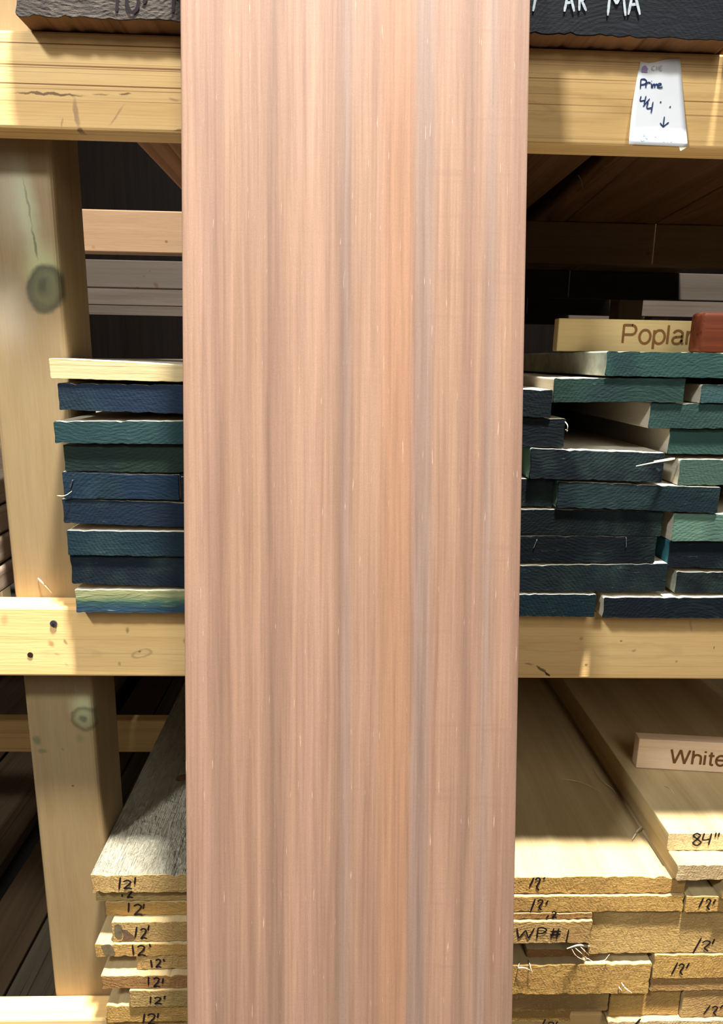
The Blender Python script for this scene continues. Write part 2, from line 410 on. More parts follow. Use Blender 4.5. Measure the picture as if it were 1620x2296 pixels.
# ================================================================== the setting
fl, fn, fb = new_mat('concrete')
cn = noise(fn, obj_coord(fn, False), 3.0, 6, 0.6)
fn.links.new(ramp(fn, [(0.3, (0.022, 0.02, 0.018)), (0.7, (0.04, 0.036, 0.032))], cn), fb.inputs['Base Color']); setin(fb, Roughness=0.85)
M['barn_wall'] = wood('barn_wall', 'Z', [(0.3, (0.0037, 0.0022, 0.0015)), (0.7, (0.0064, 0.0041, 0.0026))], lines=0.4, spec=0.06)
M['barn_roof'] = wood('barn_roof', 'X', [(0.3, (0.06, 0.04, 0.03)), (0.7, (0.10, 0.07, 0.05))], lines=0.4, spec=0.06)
struct(box('floor', -4, 4, -6, 5.2, -0.1, 0.0, fl))
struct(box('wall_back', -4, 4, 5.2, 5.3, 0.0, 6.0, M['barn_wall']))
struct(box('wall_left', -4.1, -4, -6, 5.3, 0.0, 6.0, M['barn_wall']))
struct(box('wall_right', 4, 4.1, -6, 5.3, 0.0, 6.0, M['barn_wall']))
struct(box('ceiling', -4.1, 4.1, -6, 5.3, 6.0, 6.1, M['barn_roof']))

# ================================================================== the rack
ZT, ZM, ZB = 1.8213, 1.1985, 0.5758          # tops of the three beam levels
BH, BT = 0.0915, 0.038
rack = bpy.data.objects.new('lumber_rack', None); COL.objects.link(rack); place(rack, (0, 0, 0))
tag(rack, 'pale pine timber storage rack with bolted posts and three levels of beams', 'rack')
DK = (0.16, 0.085, 0.03)
def kn(px, py, y, z0, rw, rh, ang=0.0, col=DK, st=0.7, soft=0.6, x0=0.0):
    p = atY(px, py, y); return (p.x - x0, p.z - z0, rw * 0.00052, rh * 0.00052, ang, col, st, soft)
yb = -BT
z0 = ZM - BH
KM = [kn(115, 1443, yb, z0, 9, 14, -0.6, (.30, .16, .06), .7, .8), kn(147, 1440, yb, z0, 5, 11, -0.5, (.22, .13, .06), .7), kn(128, 1467, yb, z0, 11, 5, .2, (.35, .2, .09), .6, .8),
      kn(285, 1413, yb, z0, 6, 11, -.1, (.24, .14, .06), .7, .8), kn(318, 1465, yb, z0, 26, 10, -.3, (.40, .26, .11), .6, -1), kn(312, 1461, yb, z0, 5, 4), kn(415, 1437, yb, z0, 8, 9, 0, (.28, .18, .09), .7, .8),
      kn(150, 1490, yb, z0, 8, 5, .4, (.4, .25, .12), .5, .8), kn(268, 1488, yb, z0, 6, 7, .4, (.3, .2, .1), .6, .8),
      kn(10, 1390, yb, z0, 12, 18, .2, (.45, .27, .12), .6, .8), kn(160, 1465, yb, z0, 70, 14, 0, (.50, .33, .15), .22, -1), kn(600, 1440, yb, z0, 60, 20, 0, (.5, .33, .14), .22, -1),
      kn(1303, 1431, yb, z0, 7, 7, 0, (.33, .2, .08), .6, .8), kn(1420, 1459, yb, z0, 8, 6, 0, (.33, .2, .08), .6, .8), kn(1313, 1491, yb, z0, 5, 5), kn(1515, 1484, yb, z0, 6, 5, 0, (.33, .2, .08), .6, .8),
      kn(1548, 1405, yb, z0, 5, 22, -.25, (.38, .22, .09), .5, .8), kn(1600, 1452, yb, z0, 2, 6), kn(1392, 1436, yb, z0, 4, 3),
      kn(1214, 1502, yb, z0, 24, 4, .62, (.10, .05, .02), .85, .5), kn(1227, 1512, yb, z0, 9, 4, .7, (.03, .015, .01), .95, .4), kn(1185, 1489, yb, z0, 16, 4, .15, (.3, .17, .07), .7, .7),
      kn(1420, 1460, yb, z0, 120, 22, 0, (.52, .33, .13), .22, -1), kn(1240, 1450, yb, z0, 90, 14, 0, (.52, .33, .13), .22, -1)]
z1 = ZT - BH
KT = [kn(108, 211, yb, z1, 86, 3, .012, (.12, .06, .02), .85, .5), kn(225, 212, yb, z1, 22, 2.5, 0, (.2, .1, .04), .6), kn(281, 211, yb, z1, 15, 2.5, 0, (.12, .06, .02), .8),
      kn(170, 253, yb, z1, 7, 38, -.12, (.38, .22, .10), .8, .6), kn(177, 292, yb, z1, 9, 4, 0, (.16, .09, .03), .8), kn(262, 258, yb, z1, 3, 30, .65, (.42, .25, .11), .7, .6),
      kn(390, 223, yb, z1, 14, 4, .2, (.3, .18, .08), .5), kn(140, 275, yb, z1, 3, 12, .3, (.35, .22, .1), .6), kn(405, 291, yb, z1, 18, 3, -.1, (.13, .08, .03), .7),
      kn(1180, 240, yb, z1, 60, 12, .1, (.36, .2, .06), .22, -1), kn(1230, 235, yb, z1, 170, 30, .06, (.40, .23, .07), .22, -1), kn(1600, 245, yb, z1, 200, 26, -.02, (.40, .23, .07), .22, -1)]
M['beam_mid'] = wood('beam_mid', 'X', PINE, cross=26, long=0.8, lines=0.16, line_scale=55, knots=KM)
M['beam_top'] = wood('beam_top', 'X', PINE, cross=20, long=0.6, lines=0.8, line_scale=170, knots=KT)
M['beam_low'] = wood('beam_low', 'X', PINE, lines=0.15)
def beam(zt, y0, mat, x0=-1.9, x1=1.9, name='beam', t=BT):
    return box(name, x0, x1, y0, y0 + t, zt - BH, zt, mat, rack, 0.003)
b_top = beam(ZT, -BT, M['beam_top']); b_mid = beam(ZM, -BT, M['beam_mid']); b_low = beam(ZB, -BT, M['beam_low'])
KR = [((atY(209, 554, .82).x), (atY(209, 554, .82).z - z1), .006, .006, 0, (.16, .08, .03), .8, .7), ((atY(373, 542, .82).x), (atY(373, 542, .82).z - z1), .004, .004, 0, (.10, .05, .02), .9, .6),
      ((atY(1451, 568, .82).x), (atY(1451, 568, .82).z - z1), .006, .007, 0, (.12, .05, .02), .8, .7)]
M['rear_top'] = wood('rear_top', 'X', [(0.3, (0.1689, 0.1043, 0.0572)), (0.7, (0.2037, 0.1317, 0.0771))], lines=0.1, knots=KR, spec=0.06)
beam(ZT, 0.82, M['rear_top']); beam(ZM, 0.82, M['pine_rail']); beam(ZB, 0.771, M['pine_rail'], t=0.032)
zk = 1.64
KG = [((atY(x, y, zk).x), (atY(x, y, zk).z - z1), a, b, c, (.035, .022, .012), .8, .7) for x, y, a, b, c in ((350, 640, .010, .017, -.5), (308, 646, .005, .008, -.4), (336, 608, .004, .003, 0), (322, 619, .004, .004, 0))]
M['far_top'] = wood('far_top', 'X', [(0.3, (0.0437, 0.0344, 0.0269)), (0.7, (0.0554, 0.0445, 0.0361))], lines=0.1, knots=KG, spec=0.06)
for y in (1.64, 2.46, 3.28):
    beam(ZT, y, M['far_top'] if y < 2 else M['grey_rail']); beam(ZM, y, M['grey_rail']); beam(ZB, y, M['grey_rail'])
PX1 = -0.3255; PX0 = PX1 - 0.089
def pk(px, py, rw, rh, ang=0, col=(.10, .10, .05), st=.7, soft=.6):
    p = atY(px, py, 0); return (p.x - (PX0 + PX1) / 2, p.z, rw * .00054, rh * .00054, ang, col, st, soft)
GRN = (.36, .36, .17)
KP = [pk(95, 600, 60, 75, .1, (.40, .42, .20), .6, .9), pk(60, 470, 34, 150, -.1, (.42, .44, .26), .6, .9), pk(102, 648, 38, 50, .25, (.085, .085, .04), .8, .35), pk(102, 648, 38, 50, .25, (.035, .035, .016), .8, -1), pk(98, 640, 24, 30, .25, (.045, .042, .02), .7, .8), pk(96, 690, 20, 16, 0, (.09, .08, .04), .6, .8), pk(112, 640, 12, 22, .3, (.12, .12, .06), .6, .7),
      pk(62, 455, 3, 60, -.12, (.12, .13, .06), .8, .6), pk(78, 545, 3.5, 42, -.1, (.10, .11, .05), .8, .6), pk(20, 700, 70, 120, 0, (.46, .42, .34), .3, .97), pk(25, 430, 60, 150, 0, (.50, .47, .36), .35, .97),
      pk(185, 1585, 45, 60, 0, (.42, .44, .24), .6, .9), pk(190, 1612, 32, 30, .5, (.20, .21, .11), .45, .4), pk(190, 1612, 34, 32, .5, (.06, .06, .025), .6, -1), pk(186, 1612, 15, 13, .7, (.08, .08, .045), .75, .7), pk(178, 1655, 14, 16, 0, (.13, .13, .06), .6, .8),
      pk(83, 1660, 14, 18, -.3, (.10, .10, .05), .75, .7), pk(95, 1684, 17, 8, 0, (.11, .11, .05), .7, .7), pk(141, 1680, 6, 5, 0, (.1, .1, .05), .6, .8), pk(170, 1550, 5, 40, 0, (.25, .25, .14), .5, .8),
      pk(163, 1763, 3.5, 3.5, 0, (.08, .05, .02), .9, .5)]
M['post'] = wood('post', 'Z', [(0.25, (0.2274, 0.1492, 0.0646)), (0.5, (0.2584, 0.1791, 0.0853)), (0.75, (0.2842, 0.2040, 0.1086))], cross=18, long=1.6, lines=0.12, line_scale=30, knots=KP)
M['post_plain'] = wood('post_plain', 'Z', [(0.25, (0.2850, 0.2025, 0.0975)), (0.75, (0.3750, 0.2850, 0.1500))], cross=18, long=1.6, lines=0.12)
box('post', PX0, PX1, 0.0, 0.089, 0.0, 2.7, M['post'], rack, 0.006, 3)
for dx in (1.41, -1.41):
    box('post', PX0 + dx, PX1 + dx, 0.0, 0.089, 0.0, 2.7, M['post_plain'], rack, 0.006, 3)
for x, y in ((PX0 - 1.41, .858), (PX0 - 1.41, 1.678), (PX0 - 1.41, 2.498), (PX0 + 1.41, .858), (PX0 + 1.41, 1.678), (PX0 + 1.9, 2.498)):
    box('post', x, x + .089, y, y + 0.089, 0, 2.7, M['post_plain'], rack, 0.006, 3)
# screws in the middle beam
def screw(px, py, y, par, name='screw'):
    p = atY(px, py, y - 0.0008)
    s = cyl(name, p, 0.0042, 0.002, M['screw'], par); 
    cyl('drive_recess', p + Vector((0, -0.0011, 0)), 0.0016, 0.0012, M['hole'], s, n=4)
    return s
screw(120, 1398, -BT, b_mid)
cyl('screw_hole', atY(68, 1468, -BT) + Vector((0, -0.0003, 0)), 0.0034, 0.0012, M['hole'], b_mid)
fibre(rack, [[atY(85, 1296, -0.001), atY(100, 1312, -0.006), atY(116, 1330, -0.003)]], 'splinter', r=0.0011)

# ================================================================== slabs on the top beams
SLG = 'thick slabs on the top beams'
def slab(XL, XR, Y, th, end, color, label, skew=0.0, length=3.5, jag=0.0012, seed=3):
    s = plank('wood_slab', XL, XR, ZT + .0004, ZT + .0004, ZT + th, ZT + th, Y, length, 'dark_side', end, color, 0.004, jag, skew, seed)
    return tag(s, label, 'lumber', SLG)
SY = -0.064
sA = slab(-0.328, 0.02, SY, 0.09, 'weathered_end', (0.06, 0.05, 0.043), 'weathered grey slab end with ten foot mark, top left above the beam', seed=5)
sB = slab(0.026, 0.392, SY, 0.09, 'black_end', (0.008, 0.009, 0.011), 'smooth black painted slab end with white chalk letters, top right', seed=6)
sC = slab(0.394, 0.640, SY, 0.088, 'weathered_end', (0.018, 0.019, 0.022), 'wrinkled black slab end at the top right corner beside the chalked slab', skew=0.09, seed=8)
sD = slab(0.643, 1.02, SY + .01, 0.088, 'weathered_end', (0.03, 0.028, 0.027), 'dark slab beyond the frame right of the wrinkled black slab', skew=0.09, seed=9)
right_light_block = slab(1.024, 1.9, SY + .01, 0.088, 'weathered_end', (0.03, 0.028, 0.027), 'broad dark slab added unseen at the far right of the top beam to block light', skew=0.0, seed=10, length=1.5)  # added out of view to keep lamp light from entering at the right
gap_light_block = plank('wood_slab', .22, .60, ZT + .0905, ZT + .0905, ZT + .15, ZT + .15, -.05, 3.4, 'dark_side', 'weathered_end', (.06, .055, .05), .004, .001, .09, 12)  # unseen slab added to stop lamp light leaking through the gap below
tag(gap_light_block, 'upper slab added above the frame to block light over the gap between chalked and wrinkled slabs', 'lumber', SLG)
def onY(y): return lambda px, py: atY(px, py, y)
writing(sA, [('1', 265, -20, 262, 27), ('0', 284, -32, 313, 29), ("'", 330, -10, 322, 9), ('R', 388, -40, 420, 29)], onY(SY), (0, -1, 0), .0032, M['ink'])
writing(sB, [("'", 1203, -20, 1194, 26), ('A', 1264, -24, 1286, 27), ('R', 1297, -24, 1313, 25), ('M', 1361, -22, 1401, 36), ('A', 1407, -24, 1433, 34)], onY(SY), (0, -1, 0), .0025, M['chalk'], 'chalk_lettering')
p = atZ(1295, 392, ZT); fibre(sC, [[p, p + Vector((.006, .0, -.008)), p + Vector((.01, -.004, -.024))]], r=.0006)

# ================================================================== painted planks on the middle shelf
NAVY = (0.012, 0.022, 0.040); TEAL = (0.018, 0.044, 0.045); FOREST = (0.012, 0.022, 0.016); INKB = (0.008, 0.013, 0.019); INKD = (0.004, 0.006, 0.009)
BLK = (0.003, 0.0045, 0.006); GRN1 = (0.022, 0.052, 0.042); GRN2 = (0.075, 0.135, 0.095); PETROL = (0.011, 0.024, 0.032)
PGRP = 'painted planks on the middle shelf'
mid = []
def q(key, x1, t1, b1, x2, t2, b2, Y, XL, XR, color, label, side='poplar_side', end='paint_end', length=3.2, **kw):
    """two measured columns of the end face (x, top, bottom); XL/XR None = that column is the edge"""
    A, B = atY(x1, t1, Y), atY(x1, b1, Y)
    if t2 is None:
        zt = lambda X, a=A: a.z; zb = lambda X, a=B: a.z
        xe = atY(x2, (t1 + b1) / 2, Y).x
    else:
        C_, D_ = atY(x2, t2, Y), atY(x2, b2, Y)
        zt = lambda X, a=A, c=C_: a.z + (c.z - a.z) * (X - a.x) / (c.x - a.x)
        zb = lambda X, a=B, c=D_: a.z + (c.z - a.z) * (X - a.x) / (c.x - a.x)
        xe = (C_.x + D_.x) / 2
    xs = (A.x + B.x) / 2
    xl = xs if XL is None else XL; xr = xe if XR is None else XR
    mid.append(dict(key=key, XL=xl, XR=xr, zb=[zb(xl), zb(xr)], zt=[zt(xl), zt(xr)], Y=Y, color=color, label=label, side=side, end=end, length=length, kw=kw))
# left stack, bottom to top; right edges run on behind the wide board
q('G8', 168, 1316, 1371, 420, 1318, 1377, -.0555, None, -.045, (0.0780, 0.1200, 0.0780), 'yellow-green plank end fading to blue, resting on the beam, bottom of left stack', end='paint_fade')
q('G7', 158, 1250, 1309, 420, 1255, 1317, -.054, None, -.060, INKB, 'plain dark navy plank end second from the bottom of the left stack')
q('G6', 150, 1187, 1245, 420, 1190, 1249, -.057, None, -.030, PETROL, 'dark blue plank end with pale frayed lower edge, third from bottom of left stack')
q('G5', 140, 1120, 1173, 420, 1128, 1184, -.055, None, -.050, (0.0096, 0.0168, 0.0288), 'navy plank end with fine diagonal saw lines under the stapled plank')
q('G4', 141, 1060, 1119, 402, 1067, 1122, -.056, None, None, (0.0096, 0.0204, 0.0360), 'navy plank end with torn fibre at its left edge, fifth from top of left stack')
q('G4b', 404, 1068, 1124, 440, None, None, -.054, None, -.030, (0.0084, 0.0132, 0.0192), 'dark plank end beside the wide brown board, only a sliver showing with a staple')
q('G3', 143, 998, 1057, 420, 1000, 1062, -.056, None, -.055, FOREST, 'dark forest green plank end with frayed left edge in left stack')
q('G2', 120, 933, 994, 418, 931, 998, -.060, None, -.040, TEAL, 'teal plank end with rough crossed grain jutting furthest left')
q('G1', 130, 859, 919, 418, 863, 930, -.055, None, -.050, NAVY, 'bright navy blue plank end just below the unpainted top plank')
q('G0', 110, 803, 848, 418, 818, 858, -.057, None, -.060, (0.62, 0.48, 0.25), 'unpainted pale yellow plank end on top of the left stack', end='bare_end', jag=.0003)
nG = len(mid)
# right stacks, bottom to top
q('H9', 1172, 1332, 1385, 1335, 1333, 1384, -.058, .10, None, (0.0050, 0.0130, 0.0162), 'blue-green plank end at bottom of right stack beside the wide board')
q('H9R', 1352, 1332, 1387, 1620, 1332, 1386, -.060, None, 0.740, INKD, 'long dark navy plank end resting on the beam at the bottom right')
q('H8', 1172, 1270, 1328, 1494, 1267, 1327, -.056, .06, None, (0.0058, 0.0101, 0.0115), 'dark plank end with green tinge at right, second layer from beam in right stack')
q('H8R', 1515, 1276, 1330, 1620, 1278, 1331, -.054, None, 0.720, BLK, 'black plank end at frame edge with pale split on its left side, second layer', left='split_side')
q('H7', 1176, 1203, 1262, 1470, 1206, 1263, -.055, .05, None, BLK, 'black plank end with two silver staples in right stack')
q('H7R', 1497, 1217, 1272, 1620, 1218, 1276, -.053, None, 0.730, INKD, 'dark navy plank end with teal left side, right of the stapled plank', left='teal_side')
q('H6', 1176, 1142, 1199, 1485, 1148, 1203, -.055, .04, None, (0.0036, 0.0058, 0.0065), 'black-green plank end directly above the stapled plank')
q('H6R', 1507, 1157, 1214, 1620, 1157, 1214, -.056, None, 0.720, GRN2, 'light green plank end with chipped pale corner at right frame edge')
q('H5L', 1178, 1077, 1136, 1240, None, None, -.053, .06, None, BLK, 'short black plank end between wide board and green-sided plank')
q('H5', 1248, 1081, 1139, 1612, 1095, 1152, -.058, None, None, (0.0065, 0.0130, 0.0158), 'teal-black plank end with bright green left side in right stack', left='mint_side')
q('H4', 1187, 1016, 1074, 1487, 1027, 1083, -.059, None, None, (0.0043, 0.0065, 0.0101), 'navy black plank end with mint green left side and curved grain', left='mint_side')
q('H4R', 1522, 1031, 1088, 1620, 1031, 1089, -.055, None, 0.720, (0.0396, 0.0684, 0.0522), 'grey-green plank end with pale bare left side and long splinter')
q('H3', 1498, 963, 1018, 1620, 965, 1020, -.050, None, 0.720, GRN1, 'green plank end under another green one, tan left side receding, upper right')
q('H2L', 1180, 942, 1003, 1266, None, None, -.055, .07, None, (0.0047, 0.0065, 0.0094), 'short navy plank end with frayed right edge beside wide board')
q('H1c', 1182, 873, 937, 1237, None, None, -.057, .05, None, (0.0050, 0.0086, 0.0101), 'small dark plank end with bright top edge touching the wide board')
q('H2', 1455, 908, 961, 1620, 910, 962, -.054, None, 0.730, (0.0180, 0.0396, 0.0342), 'green plank end with white lit left side, upper right')
q('H1', 1240, 850, 903, 1535, 850, 903, -.056, None, None, (0.0162, 0.0360, 0.0288), 'green plank end under the topmost plank, second layer down on right')
q('H1b', 1572, 846, 904, 1620, 846, 904, -.056, None, 0.720, (0.0252, 0.0540, 0.0540), 'short blue-green plank end with pale left side at right edge')
q('H0', 1358, 787, 843, 1620, 791, 849, -.058, None, 0.740, (0.0180, 0.0468, 0.0396), 'topmost green plank on right, carrying the name sign and red block', skew=-.02, left='split_side')
# settle the stack: bottoms are as measured, each top meets the plank that rests on it
for P in mid:
    if P['key'] in ('G8', 'H9', 'H9R'): P['zb'] = [ZM + .0003] * 2
def zline(P, k, X): return P[k][0] + (P[k][1] - P[k][0]) * (X - P['XL']) / (P['XR'] - P['XL'])
for P in mid:
    best = None
    for U in mid:
        if U is P: continue
        a, b = max(P['XL'], U['XL']), min(P['XR'], U['XR'])
        if b - a < .004: continue
        g = min(zline(U, 'zb', X) - zline(P, 'zt', X) for X in (a, b))
        if zline(U, 'zb', (a + b) / 2) < zline(P, 'zb', (a + b) / 2) + .008: continue
        if best is None or g < best: best = g
    if best is not None and abs(best) < .012:
        P['zt'] = [z + best - .0003 for z in P['zt']]
m_, nt_, b_ = new_mat('paint_fade')
tc_ = nd(nt_, 'ShaderNodeTexCoord'); sx_ = nd(nt_, 'ShaderNodeSeparateXYZ'); nt_.links.new(tc_.outputs['Object'], sx_.inputs[0])
nz_ = noise(nt_, mapping(nt_, tc_.outputs['Object'], (30, 1, 160)), 1, 4, .6, .6)
hh_ = math_n(nt_, 'ADD', sx_.outputs[2], math_n(nt_, 'MULTIPLY', math_n(nt_, 'SUBTRACT', nz_, .5), .012))
cc_ = ramp(nt_, [(0.0, (.014, .040, .062)), (0.42, (.03, .075, .062)), (0.62, (.10, .15, .075)), (1.0, (.24, .24, .11))], maprange(nt_, hh_, 0.004, 0.026, 0, 1))
cc_ = mix(nt_, cc_, (.45, .45, .25), maprange(nt_, nz_, .6, .75, 0, .5))
nt_.links.new(cc_, b_.inputs['Base Color']); setin(b_, Roughness=.55); bump(nt_, b_, nz_, .5)
M['paint_fade'] = m_
M['bare_end'] = wood('bare_end', 'X', [(0.3, (0.56, 0.42, 0.20)), (0.7, (0.64, 0.50, 0.27))], cross=70, long=12, lines=0.5, line_scale=120, bumpk=0.2)
PL = {}
for i, P in enumerate(mid):
    o = plank('painted_plank', P['XL'], P['XR'], P['zb'][0], P['zb'][1], P['zt'][0], P['zt'][1], P['Y'], P['length'] - .1 * (i % 4), P['side'], P['end'], P['color'], seed=100 + i, **P['kw'])
    if P['key'] == 'G0': o.name = o.data.name = 'bare_plank'; WORLD[o.name] = Vector(o.location)
    tag(o, P['label'], 'lumber', PGRP); PL[P['key']] = o
def staple(par, x0, y0, x1, y1, Y):
    bm = bmesh.new(); o = WORLD[par.name]; a, b = atY(x0, y0, Y - .0008) - o, atY(x1, y1, Y - .0008) - o
    tube(bm, [a + Vector((0, .003, 0)), a, a.lerp(b, .5), b, b + Vector((0, .003, 0))], .0007, .0007); mk('staple', bm, M['steel'], o, par)
staple(PL['H7'], 1203, 1211, 1196, 1228, -.055); staple(PL['H7'], 1403, 1206, 1403, 1226, -.055); staple(PL['G4b'], 408, 1069, 424, 1069, -.054)
staple(PL['G4'], 163, 1077, 158, 1093, -.056)
p0 = lambda x, y, Y: atY(x, y, Y)
fibre(PL['G4'], [[p0(128, 1111, -.058), p0(140, 1112, -.060), p0(150, 1109, -.060), p0(161, 1101, -.057)]], r=.0007)
fibre(PL['H4R'], [[p0(1512, 1029, -.057), p0(1470, 1036, -.074), p0(1425, 1045, -.076)], [p0(1512, 1027, -.057), p0(1465, 1034, -.073)]], r=.0012)
fibre(PL['H2L'], [[p0(1266, 945, -.056), p0(1272, 955, -.058), p0(1270, 968, -.058)], [p0(1267, 962, -.056), p0(1272, 966, -.058)]], r=.0011)
# ------------------------------------------------------------------ signs and block on the middle shelf
def arc(cx, cy, rx, ry, a0, a1, n=10): return [(cx + rx * math.cos(math.radians(a0 + (a1 - a0) * i / n)), cy + ry * math.sin(math.radians(a0 + (a1 - a0) * i / n))) for i in range(n + 1)]
BOWL = lambda x: arc(x, .26, .22, .26, 90, 450, 16)
SANS = {'P': (.68, [[(.06, 0), (.06, .72)], [(.06, .69), (.38, .69)] + arc(.38, .51, .18, .18, 90, -90) + [(.06, .33)]]),
 'o': (.56, [BOWL(.26)]), 'p': (.56, [[(.06, -.2), (.06, .52)], BOWL(.28)]), 'l': (.22, [[(.06, 0), (.06, .72)]]),
 'a': (.56, [arc(.25, .36, .19, .16, 160, 20) + [(.43, .25), (.43, .06), (.48, 0)], [(.43, .3), (.2, .27)] + arc(.19, .14, .14, .13, 90, 270) + [(.32, .03), (.43, .16)]]),
 'r': (.36, [[(.06, 0), (.06, .52)], [(.06, .3), (.14, .46), (.3, .5)]]),
 'W': (.96, [[(.0, .72), (.2, 0)], [(.2, 0), (.43, .72)], [(.43, .72), (.66, 0)], [(.66, 0), (.86, .72)]]),
 'h': (.56, [[(.06, 0), (.06, .72)], [(.06, .3), (.14, .46), (.28, .5), (.41, .43), (.44, .3), (.44, 0)]]),
 'i': (.22, [[(.06, 0), (.06, .52)], [(.06, .63), (.06, .72)]]),
 't': (.32, [[(.12, .68), (.12, .12), (.16, .02), (.26, .02)], [(0, .5), (.26, .5)]]),
 'e': (.56, [[(.05, .28), (.46, .28)] + arc(.26, .26, .21, .26, 10, 320, 16)])}
def sign(label, BLc, W, H, T, yaw, mat, body, tx, tz, tw, roll=0.0):
    """block with burnt lettering; BLc = front bottom left corner; tx,tz lettering start and tw its width"""
    o = mk('wood_sign', box_bm(0, W, 0, T, 0, H, .0012), mat, BLc)
    o.rotation_euler = (0, roll, yaw); tag(o, label, 'sign')
    adv = 0.0; bm = bmesh.new(); k = None; glyphs = []
    for ch in body: glyphs.append((adv, SANS[ch][1])); adv += SANS[ch][0]
    k = tw / (adv - .12)
    for gx, strokes in glyphs:
        for st in strokes: ribbon(bm, [Vector((tx + (gx + u) * k, -.0004, tz + w * k)) for u, w in st], .095 * k * (1 if body[0] == 'P' else 1.15), (0, -1, 0), True)
    c = mk('lettering', bm, M['burnt'], (0, 0, 0)); c.parent = o; c.location = (0, 0, 0)
    return o
H0 = [m for m in mid if m['key'] == 'H0'][0]
zs = zline(H0, 'zt', .35) + .0005
a = atY(1247, 787, .04); b = atY(1391, 769, .04); c = atY(1547, 769, .04); tp = atY(1250, 713, .04)
sign('pale wooden block sign with burnt name on top of the right painted stack', (a.x, .04, zs), .215, tp.z - zs, .018, 0.0, M['sign_wood'], 'Poplar', b.x - a.x, b.z - zs, c.x - b.x)
a = atY(1567, 787, -.03); tp = atY(1567, 698, -.03)
rb = mk('wood_block', box_bm(0, .11, 0, .03, 0, tp.z - zs, .005, 3), M['red_wood'], (a.x, -.03, zs)); smooth(rb); rb.rotation_euler = (0, 0, .0)
tag(rb, 'reddish brown rounded wood block standing in front of the pale name sign', 'block')

# ------------------------------------------------------------------ neighbouring bay, left of the post
BG = 'old boards in the bay left of the post'
zc = ZM + .0003
for i, (t, X, lb) in enumerate(((.034, -.437, 'lowest old board left of the post, resting on the middle beam'), (.036, -.439, 'second old board up, seen edge-on left of the post'),
                                (.036, -.443, 'third old board up with a grey edge, left of the post'), (.036, -.449, 'topmost old board in the bay left of the post'))):
    o = plank('old_board', X - .2, X, zc, zc, zc + t - .002, zc + t - .002, -.045 + .004 * i, 2.6, 'grey_bay', 'weathered_end', (.12, .09, .07), seed=40 + i, r=.004, jag=.0008)
    tag(o, lb, 'lumber', BG)
    if i in (1, 3):  # outer pair added out of view so the low boards stay in shade
        o = plank('old_board', X - .75, X - .22, zc - (.034 if i == 1 else .036), zc - (.034 if i == 1 else .036), zc + t - .003, zc + t - .003, -.04, 2.6, 'grey_bay', 'weathered_end', (.12, .09, .07), seed=50 + i, r=.004)
        tag(o, 'wide slab added beyond the frame to shade the low boards left of the post, %s layer' % ('lower' if i == 1 else 'upper'), 'lumber', BG)
    zc += t
FG = 'boards stored low on the floor bearers'
for y in (0.25, 2.2):
    o = box('floor_bearer', -1.8, 1.6, y, y + .089, 0.0, .089, M['barn_grey'], None, .003)
    tag(o, 'timber bearer on the floor under the rack, %s' % ('near the front' if y < 1 else 'towards the back'), 'bearer')
for X0, X1, mat, lb, y0 in ((-.72, -.50, 'barn_grey', 'cracked grey weathered board lying low beside the post foot', .12), (-.862, -.725, 'barn_plank', 'brown board lying low, next to the cracked grey one', .13),
                        (-1.16, -.922, 'barn_plank', 'brown board lying low beyond the dark gap, bottom left', .1), (-1.45, -1.17, 'barn_plank', 'furthest left brown board lying low near the floor', .12)):
    tag(plank('stored_board', X0, X1, .0895, .0895, .13, .13, y0, 3.0, mat, 'weathered_end', (.10, .07, .05), seed=int(-X0 * 1000), r=.004), lb, 'lumber', FG)

# ================================================================== pine planks on the lower shelf
LG = 'pine planks stacked on the lower shelf'
GOLD = (0.42, 0.245, 0.068); TAN = (0.40, 0.25, 0.09); PALE = (0.46, 0.295, 0.10); OLIVE = (0.36, 0.25, 0.09); RUST = (0.27, 0.135, 0.045)
low = {}
def lp(key, XL, XR, zb, zt, Y, label, color=GOLD, side='pine_side', length=3.66, jag=.0010, r=.0022, skew=0.0, name='pine_plank'):
    o = plank(name, XL, XR, zb + .0002, zb + .0002, zt - .0002, zt - .0002, Y, length, side, 'pine_end', color, r, jag, skew, seed=200 + len(low))
    tag(o, label, 'lumber', LG); low[key] = (o, Y); return o
def ex(px, py, Y): return atY(px, py, Y).x
T12 = 'pine plank end marked twelve feet, '
lp('L10', -.318, -.02, ZB, .605, -.060, 'lowest pine plank of the left pile, resting on the bottom beam', GOLD)
lp('L9', ex(238, 2268, -.068), -.01, .605, .634, -.068, T12 + 'lowest visible one of the left pile', GOLD)
lp('L8', ex(290, 2240, -.0712), -.02, .634, .662, -.0712, T12 + 'left pile, tucked above the lowest visible one', OLIVE)
lp('L7', ex(226, 2200, -.0686), -.01, .662, .684, -.0686, T12 + 'left pile, brown stained left corner jutting out', RUST)
lp('L6', ex(305, 2160, -.0595), -.03, .684, .706, -.0595, T12 + 'left pile, set back above the brown stained one', TAN)
lp('L5', ex(212, 2130, -.0604), -.01, .706, .727, -.0604, T12 + 'left pile, jutting left with a grey bark corner', GOLD)
lp('L4', ex(250, 2085, -.057), -.03, .727, .759, -.057, T12 + 'left pile, thick one with a dark knot', TAN)
lp('L3', ex(236, 2035, -.0463), -.02, .759, .781, -.0463, T12 + 'left pile, third from the top', GOLD)
lp('L2', ex(205, 2012, -.0452), -.02, .781, .803, -.0452, 'thin pine plank end under the top left one, its mark half hidden', OLIVE)
lp('L1', ex(200, 1960, -.0553), -.005, .803, .832, -.0553, T12 + 'top of the left pile with rough grey-green upper face', (0.42, 0.27, 0.10), side='rough_side', jag=.0014)
zy = lambda py, Y, px=1300: atY(px, py, Y).z
